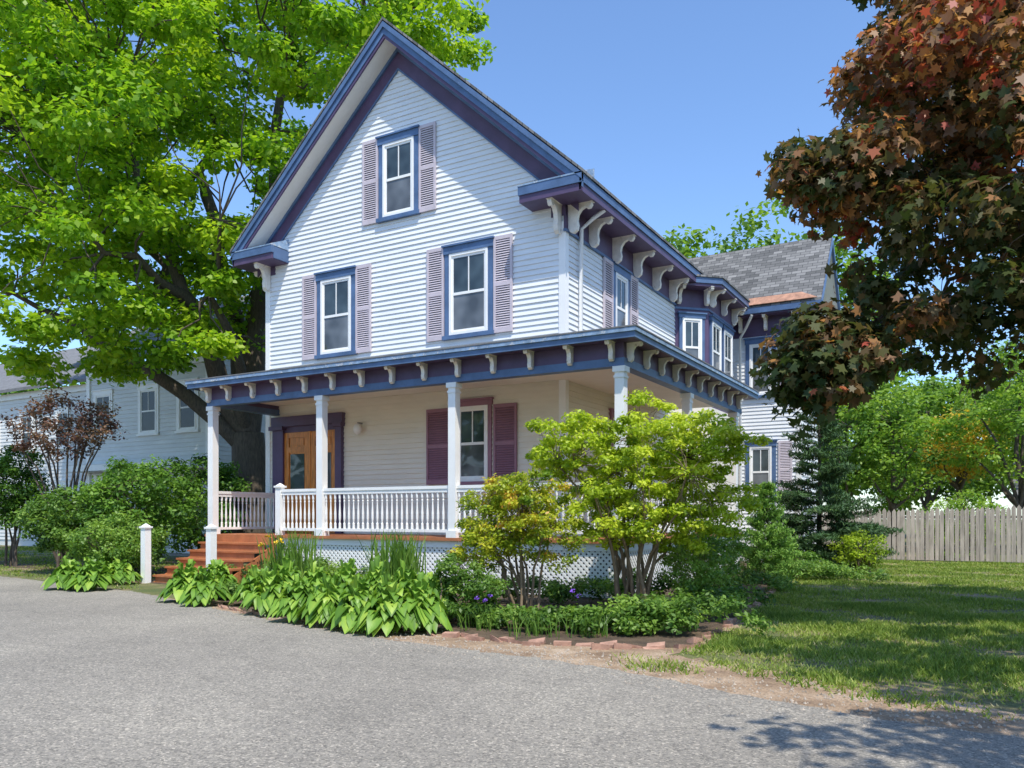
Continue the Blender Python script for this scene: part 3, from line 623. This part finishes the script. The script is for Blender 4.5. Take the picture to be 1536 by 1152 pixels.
shrub('rusty_azalea_shrub',WZ(785,11.7,0),cl,.16,120,.055,ML_rust,12,r0=.024,tb=.48,flat=.6,tv=.22)
cl=sample_clumps([E(690,865,11.2,.4,.3,.3),E(720,880,11.0,.4,.3,.2)],34,.14,None,.2)
shrub('garden_shrub',WZ(700,11.2,0),cl,.15,130,.05,ML_mid,6,r0=.015)
cl=sample_clumps([E(1070,825,13.5,.6,.8,.45),E(1045,850,12.5,.55,.5,.4)],60,.2,None,.2)
shrub('weigela_shrub',WZ(1070,13.6,0),cl,.22,140,.06,ML_mid,8,r0=.02,tb=.85)
cs=[];rd=[]
def low(px,py,h,n,spread,r):
    gx,gy=G(px,py)
    for _ in range(n):
        cs.append((gx+rng.normal()*spread,gy+rng.normal()*spread*.6,h*rng.uniform(.4,1))); rd.append((r,r,r*.7))
for a in((720,938,.28,20,.35,.16),(780,945,.25,20,.35,.15),(840,948,.28,20,.35,.15),(900,948,.24,20,.3,.15),(960,950,.36,26,.3,.17),(1020,948,.4,28,.32,.18),(1070,928,.38,24,.3,.18),(480,880,.5,30,.6,.2),(410,878,.45,18,.5,.2),(640,905,.4,18,.4,.17),(1130,885,.3,18,.5,.2),(560,895,.4,18,.4,.18),(350,900,.25,14,.3,.14),(1190,868,.35,28,.7,.22),(1250,870,.25,22,.6,.2),(940,905,.35,24,.6,.2),(830,905,.35,18,.4,.2),(1000,905,.45,20,.5,.2),(760,905,.35,16,.4,.18)): low(*a)
C,Nn,S,Tt=cloud(cs,rd,110,.065,tb=.5,tv=.28); leafmesh('perennial_plants',C,Nn,S,OVAL,Tt,ML_mid)
def mound(name,px,py,d,rx,ry,rz,n,mat,size=.09,crad=.35,nper=180,tb=.5,nst=6,shape=OVAL,flat=.7,mind=.3):
    c=T3(px,py,d); cl=sample_clumps([(c,(rx,ry,rz))],n,mind,lambda p:p[2]<.15,.5)
    return shrub(name,(c[0],c[1],0),cl,crad,nper,size,mat,nst,M_bark,shape,.04,tb=tb,flat=flat)
mound('lilac_shrub',205,765,21.0,1.6,1.3,1.25,90,ML_dark,.11,.4,200,tb=.7)
mound('lilac_shrub.001',105,785,21,1.25,1.1,.9,60,ML_mid,.1,.38,200,tb=.4)
mound('rose_shrub',175,815,19.0,1.3,.8,.65,56,ML_mid,.08,.3,180,tb=.6)
mound('lilac_shrub.002',300,750,25,1.0,1.5,1.5,60,ML_dark,.12,.42,180,tb=.4)
mound('plum_tree',95,640,23,1.7,1.3,.95,60,ML_red,.1,.35,75,tb=.5,nst=14,mind=.35)
mound('juniper_shrub',20,735,24,.9,.9,1.3,50,ML_dark,.1,.35,180,tb=.4)
mound('spirea_shrub',1292,825,20.5,.6,.5,.4,28,ML_lime,.07,.22,150,tb=.2)
mound('dwarf_hydrangea',1200,845,20.8,.75,.6,.25,26,ML_dark,.08,.25,150,tb=.6)
mound('fence_shrub',1445,785,27.5,1.3,.7,1.0,60,ML_far,.1,.32,110,tb=.85,nst=9)
mound('fence_shrub.001',1425,838,27.5,.9,.5,.3,20,ML_mid,.1,.26,90,tb=.6)
def hosta(pos,Rr,h,nl,acc):
    for i in range(nl):
        ring=rng.random()**.6; an=rng.uniform(0,2*math.pi); L=Rr*(.55+.5*ring)*rng.uniform(.85,1.15); w=L*rng.uniform(.17,.24); tilt=ring
        ca,sa=math.cos(an),math.sin(an); hh=h*(1.15-.7*tilt)*rng.uniform(.8,1.15); tw=rng.normal()*.5
        rows=[]
        for j,(t,wf) in enumerate(((0,.04),(.35,.07),(.5,.7),(.66,1),(.84,.75),(1.0,.04))):
            rad=L*t*(.35+.65*tilt)+.03; z=hh*(math.sin(min(t*1.9,1.75)))-(.35*h*tilt)*max(0,t-.55)*2.6
            wv=w*wf; rows.append([(pos[0]+ca*rad-sa*wv*s,pos[1]+sa*rad+ca*wv*s,max(.02,z+abs(s)*wv*.35+s*wv*tw*.6)) for s in(-1,0,1)])
        o=len(acc[0]); tn=min(1,max(0,.45+rng.normal()*.25))
        for rr_ in rows: acc[0].extend(rr_); acc[2].extend([tn-.2,tn+.15,tn-.2])
        for j in range(5):
            for s in(0,1): acc[1].append((o+j*3+s,o+j*3+s+1,o+j*3+s+4,o+j*3+s+3))
def hostaobj(name,pos,Rr,h,nl):
    acc=([],[],[]); hosta(pos,Rr,h,nl,acc)
    me=bpy.data.meshes.new(name); me.from_pydata(acc[0],[],acc[1]); at=me.attributes.new('tint','FLOAT','POINT'); at.data.foreach_set('value',[min(1,max(0,v)) for v in acc[2]])
    me.materials.append(ML_hosta); me.polygons.foreach_set('use_smooth',[True]*len(me.polygons)); o=bpy.data.objects.new(name,me); COL.objects.link(o)
k=0
for px,py,Rr,h in((405,922,.42,.62),(450,932,.40,.58),(495,938,.42,.62),(540,945,.41,.6),(585,950,.42,.62),(630,948,.40,.6),(430,912,.42,.68),(475,917,.42,.68),(520,922,.42,.7),(565,926,.41,.7),(610,930,.41,.68),(650,932,.4,.62),(385,908,.38,.55),(280,903,.42,.6),(310,908,.4,.55),(325,898,.42,.62),(105,884,.45,.55),(140,886,.45,.55),(180,876,.42,.5),(150,872,.45,.6)):
    hostaobj('hosta_plant'+('.%03d'%k if k else ''),G(px,py),Rr,h,150); k+=1
def blades(name,pts,n,h,w,mat,lean=.25,spread=.15):
    V=[];F=[];T_=[]
    for (x,y) in pts:
        for i in range(n):
            an=rng.uniform(0,2*math.pi); l=rng.uniform(0,lean); bx,by=x+rng.normal()*spread,y+rng.normal()*spread; hh=h*rng.uniform(.7,1.1); ww=w*rng.uniform(.7,1.2)
            dx,dy=math.cos(an),math.sin(an); o=len(V); a2=rng.uniform(0,math.pi); qx,qy=math.cos(a2),math.sin(a2)
            for t,f_ in((0,.8),(.5,1),(.85,.6),(1,.05)):
                cx=bx+dx*l*hh*t*t; cy=by+dy*l*hh*t*t
                V+= [(cx-qx*ww*f_/2,cy-qy*ww*f_/2,hh*t),(cx+qx*ww*f_/2,cy+qy*ww*f_/2,hh*t)]
            tn=float(np.clip(.5+rng.normal()*.2,0,1)); T_+=[tn]*8
            F+=[(o,o+1,o+3,o+2),(o+2,o+3,o+5,o+4),(o+4,o+5,o+7,o+6)]
    me=bpy.data.meshes.new(name); me.from_pydata(V,[],F); at=me.attributes.new('tint','FLOAT','POINT'); at.data.foreach_set('value',T_); me.materials.append(mat)
    o=bpy.data.objects.new(name,me); COL.objects.link(o); return o
blades('iris_plants',[G(590,900),G(610,900),G(575,896),G(600,898),G(440,885),G(425,883),G(455,887)],50,1.15,.034,ML_mid,.35)
blades('daylily_plants',[G(350,895),G(370,893),G(390,898),G(330,890),G(720,945),G(800,955),G(880,955),G(640,895)],50,.32,.016,ML_mid,.8,.14)
fl=[]
for (px,py,z) in((405,885,.95),(412,886,1.05),(398,884,.9),(420,885,1.0)):
    g=G(px,py); fl.append((g[0]+rng.normal()*.1,g[1],z))
C,Nn,S,Tt=cloud(fl,[.07]*4,14,.08); leafmesh('yellow_iris_flowers',C,Nn,S,OVAL,Tt,M_yflower)
fl=[(G(px,945)[0],G(px,945)[1],z) for px,z in((715,.42),(728,.38),(735,.45),(860,.5),(868,.44))]
C,Nn,S,Tt=cloud(fl,[.04]*5,8,.05); leafmesh('purple_iris_flowers',C,Nn,S,OVAL,Tt,M_pflower)
def spruce(name,base,h,r,nwh,dens,size,z0=.3,slope=-.12,mat=ML_spruce,tb=.45):
    Em=empty(name); mb=MB('trunk_and_branches',M_bark); base=np.array(base,float)
    mb.tube([base,base+(0.03,0,h*.5),base+(0,0,h)],[.09*h/5,.05*h/5,.01],8); C=[];U=[]
    for i in range(nwh):
        t=i/nwh; z=z0+(h-z0)*t; rr=r*(1-t)**.85+.08
        for j in range(rng.integers(5,9)):
            an=rng.uniform(0,2*math.pi); L=rr*rng.uniform(.55,1.2); dv=np.array([math.cos(an),math.sin(an),slope+t*.5+rng.normal()*.1])
            tip=base+np.array([0,0,z])+dv*L; s0=base+np.array([0,0,z]); mb.tube([s0,(s0+tip)/2+np.array([0,0,-.04*L]),tip],[.015,.01,.004],4)
            side=np.array([-math.sin(an),math.cos(an),0])
            for q in range(max(3,int(L/.12))):
                tt=.15+.85*(q+.5)/max(3,int(L/.12)); p=s0+(tip-s0)*tt
                for sd in(-1,1):
                    l2=(1-tt*.75)*L*.42*rng.uniform(.7,1.2); dv2=side*sd+dv*.7; dv2[2]-=.15+rng.uniform(0,.3)
                    m=max(3,int(dens*l2/.1)); ts=rng.uniform(0,1,m)[:,None]; C.append(p+dv2*l2*ts+rng.normal(size=(m,3))*.03); U.append(np.tile(dv2,(m,1))+rng.normal(size=(m,3))*.6)
            m=int(dens*3); ts=rng.uniform(.5,1.05,m)[:,None]; C.append(s0+(tip-s0)*ts+rng.normal(size=(m,3))*.02); U.append(np.tile(dv,(m,1))+rng.normal(size=(m,3))*.5)
    C=np.concatenate(C);U=np.concatenate(U);n=len(C)
    Nn=rng.normal(size=(n,3))+np.array([0,0,.5]); R=np.cross(U,Nn)
    mb.obj(Em,True,False); sh=np.array([(0,-.5),(.1,0),(0,.5),(-.1,0)])
    leafmesh('needles',C,np.cross(R,U),np.full(n,size),sh,np.clip(tb+rng.normal(size=n)*.2,0,1),mat,Em,0,upaxis=R)
spruce('spruce_tree',WZ(1228,22.5,0),5.0,1.8,24,5,.16)
spruce('dwarf_spruce',WZ(1150,17.8,0),2.15,.7,26,9,.11,z0=.05,slope=.15,tb=.65,mat=ML_dspr)
def bgtree(name,px,d,h,r,n,mat,bot,size=.2,nper=150,tb=.5,crad=.7):
    b=np.array(WZ(px,d,0)); cc=b+np.array([0,0,(h+bot)/2]); top=b+np.array([0,0,h*.8])
    cl=sample_clumps([(cc,(r,r,(h-bot)/2))],n,.5,None,.4); limbs=[(wiggle(b,top,6,.02),.17,.04)]
    for i in range(6):
        q=cl[rng.integers(len(cl))]; limbs.append((wiggle(b+np.array([0,0,bot*.8]),q,4,.04),.08,.02))
    tree(name,limbs,cl,crad,nper,size,mat,M_bark,tb=tb,twig=.03)
bgtree('birch_tree',1340,33,6.6,2.0,50,ML_far,2.2,.17,120,.6)
bgtree('birch_tree.001',1530,31.5,7.8,2.6,70,ML_far,2.2,.17,120,.75)
bgtree('ash_tree',1270,34,6.5,1.8,44,ML_far,1.8,.17,130,.35)
bgtree('ash_tree.001',1390,42,8.5,2.6,60,ML_far,2.2,.22,120,.5)
bgtree('golden_tree',1440,35,6.0,1.5,34,ML_yel,3.2,.17,110,.7)
bgtree('elm_tree',1620,36,11,3.8,90,ML_far,2,.22,140,.45)
cs=[];rd=[]
def crown(px,d,h,r,n,bot=None):
    b=np.array(WZ(px,d,0)); bot=h*.15 if bot is None else bot
    for q in sample_clumps([(b+np.array([0,0,(h+bot)/2]),(r,r,(h-bot)/2))],n,1.0,None,.6): cs.append(q); rd.append((1.4,1.4,1.0))
for px,d,h in((1030,52,20),(1090,50,20.5),(1150,54,22.5),(1200,52,20),(1245,54,21),(1290,58,14),(1340,60,11),(1400,56,11),(1460,60,12),(1530,56,12.5),(1600,50,13),(20,60,12),(100,62,13),(180,60,12),(260,58,12),(330,55,11),(-80,60,13),(400,60,14),(-200,55,12),(1850,48,13)):
    crown(px,d,h,5,44)
C,Nn,S,Tt=cloud(cs,rd,110,.4,tb=.5); leafmesh('distant_trees',C,Nn,S,DIA,Tt,ML_far)
cs=[];rd=[]
for x,y,h in((-30,-22,12),(-18,-26,14),(-5,-28,13),(8,-26,14),(22,-20,12),(34,-8,13),(-42,-14,12)):
    for q in sample_clumps([(np.array([x,y,h/2+.5]),(5.5,5.5,h/2))],26,1.4,None,.6): cs.append(q); rd.append((2.0,2.0,1.6))
C,Nn,S,Tt=cloud(cs,rd,45,1.0,tb=.4); leafmesh('distant_trees.001',C,Nn,S,DIA,Tt,ML_far)
# grass
def grass(name,polys,counts,h=.05,w=.012,spill=.12):
    XX=[];YY=[]
    for poly,n in zip(polys,counts):
        xs=[p[0] for p in poly]; ys=[p[1] for p in poly]
        X=rng.uniform(min(xs),max(xs),n);Y=rng.uniform(min(ys),max(ys),n); m=inpoly(X,Y,poly)
        XX.append(X[m]+rng.normal(size=m.sum())*spill); YY.append(Y[m]+rng.normal(size=m.sum())*spill)
    X=np.concatenate(XX);Y=np.concatenate(YY)
    f_=np.sin(X*2.3+np.sin(Y*1.9)*2)+np.sin(Y*2.7+X*.9)+np.sin(X*5.1-Y*4.3)*.6+np.sin(X*9+Y*7)*.3
    keep=rng.random(len(X))<np.clip(.82-.36*f_,.08,1); X=X[keep];Y=Y[keep];f_=f_[keep];n=len(X)
    hh=h*rng.uniform(.4,1.4,n)*np.clip(1-.18*f_,.5,1.4); a=rng.uniform(0,np.pi,n); ww=w*rng.uniform(.7,1.3,n)*(1+np.hypot(X,Y)/18); l=rng.normal(size=(n,2))*hh[:,None]*.6
    V=np.zeros((n,3,3)); V[:,0]=np.stack([X-np.cos(a)*ww/2,Y-np.sin(a)*ww/2,np.full(n,.002)],1);V[:,1]=np.stack([X+np.cos(a)*ww/2,Y+np.sin(a)*ww/2,np.full(n,.002)],1);V[:,2]=np.stack([X+l[:,0],Y+l[:,1],hh],1)
    me=bpy.data.meshes.new(name); me.vertices.add(n*3); me.vertices.foreach_set('co',V.reshape(-1).astype(np.float32)); me.loops.add(n*3); me.loops.foreach_set('vertex_index',np.arange(n*3,dtype=np.int32))
    me.polygons.add(n); me.polygons.foreach_set('loop_start',np.arange(0,n*3,3,dtype=np.int32)); me.update(calc_edges=True)
    at=me.attributes.new('tint','FLOAT','POINT'); at.data.foreach_set('value',np.repeat(np.clip(.48+f_*.13+rng.normal(size=n)*.2,0,1),3).astype(np.float32))
    me.materials.append(ML_grass); o=bpy.data.objects.new(name,me); COL.objects.link(o)
lawn=lawn_e[:9]+[(4.5,7.5),(9,7),(9,29.5),(-3.5,29.5),(-3.8,20)]
near=lawn_e[:9]+[(4.5,7.5),(5.5,9),(5,15),(-3.6,15)]
leftl=[(-40,13.6),(-35,13.1),(-20.6,11.2),G(200,886),(-16.8,12),(-17,16),(-40,24)]
fringe=[G(1020,990),G(1160,1020),G(1290,1048),G(1536,1085),G(1536,1060),G(1290,1030),G(1100,995)]
grass('lawn_grass',[lawn,near,leftl,[G(940,985),G(1040,996),G(1020,1012),G(950,1004)],fringe],[210000,150000,60000,900,4500],spill=.1)
# ---------------- camera, light ----------------
cam=bpy.data.cameras.new('camera'); co=bpy.data.objects.new('camera',cam); COL.objects.link(co)
co.location=(0,0,CAMZ); co.rotation_euler=(math.radians(90),0,math.radians(30.1)); cam.sensor_width=36; cam.lens=FP/1536*36; cam.shift_y=(HY-576)/1536; cam.clip_end=2000; cam.clip_start=.05
sc.camera=co
s=Vector((.38,-.33,.87)).normalized()
sun=bpy.data.lights.new('sun','SUN'); sun.energy=5; sun.angle=math.radians(.5); sun.color=(1,.95,.84); so=bpy.data.objects.new('sun',sun); COL.objects.link(so)
so.rotation_euler=s.to_track_quat('Z','Y').to_euler(); so.location=(10,-10,30)
w=bpy.data.worlds.new('World'); sc.world=w; w.use_nodes=True; nt=w.node_tree; bg=nt.nodes['Background']
sky=nt.nodes.new('ShaderNodeTexSky'); sky.sky_type='NISHITA'; sky.sun_disc=False; sky.sun_elevation=math.asin(s.z); sky.sun_rotation=math.atan2(s.x,s.y)
sky.air_density=1.0; sky.dust_density=.5; sky.ozone_density=1.6
mu=nt.nodes.new('ShaderNodeMixRGB'); mu.blend_type='MULTIPLY'; mu.inputs[0].default_value=1; mu.inputs[2].default_value=(1.28,1.5,1.75,1)
nt.links.new(sky.outputs[0],mu.inputs[1]); nt.links.new(mu.outputs[0],bg.inputs[0]); bg.inputs[1].default_value=.15
sc.view_settings.view_transform='Standard'; sc.view_settings.look='None'; sc.view_settings.exposure=0
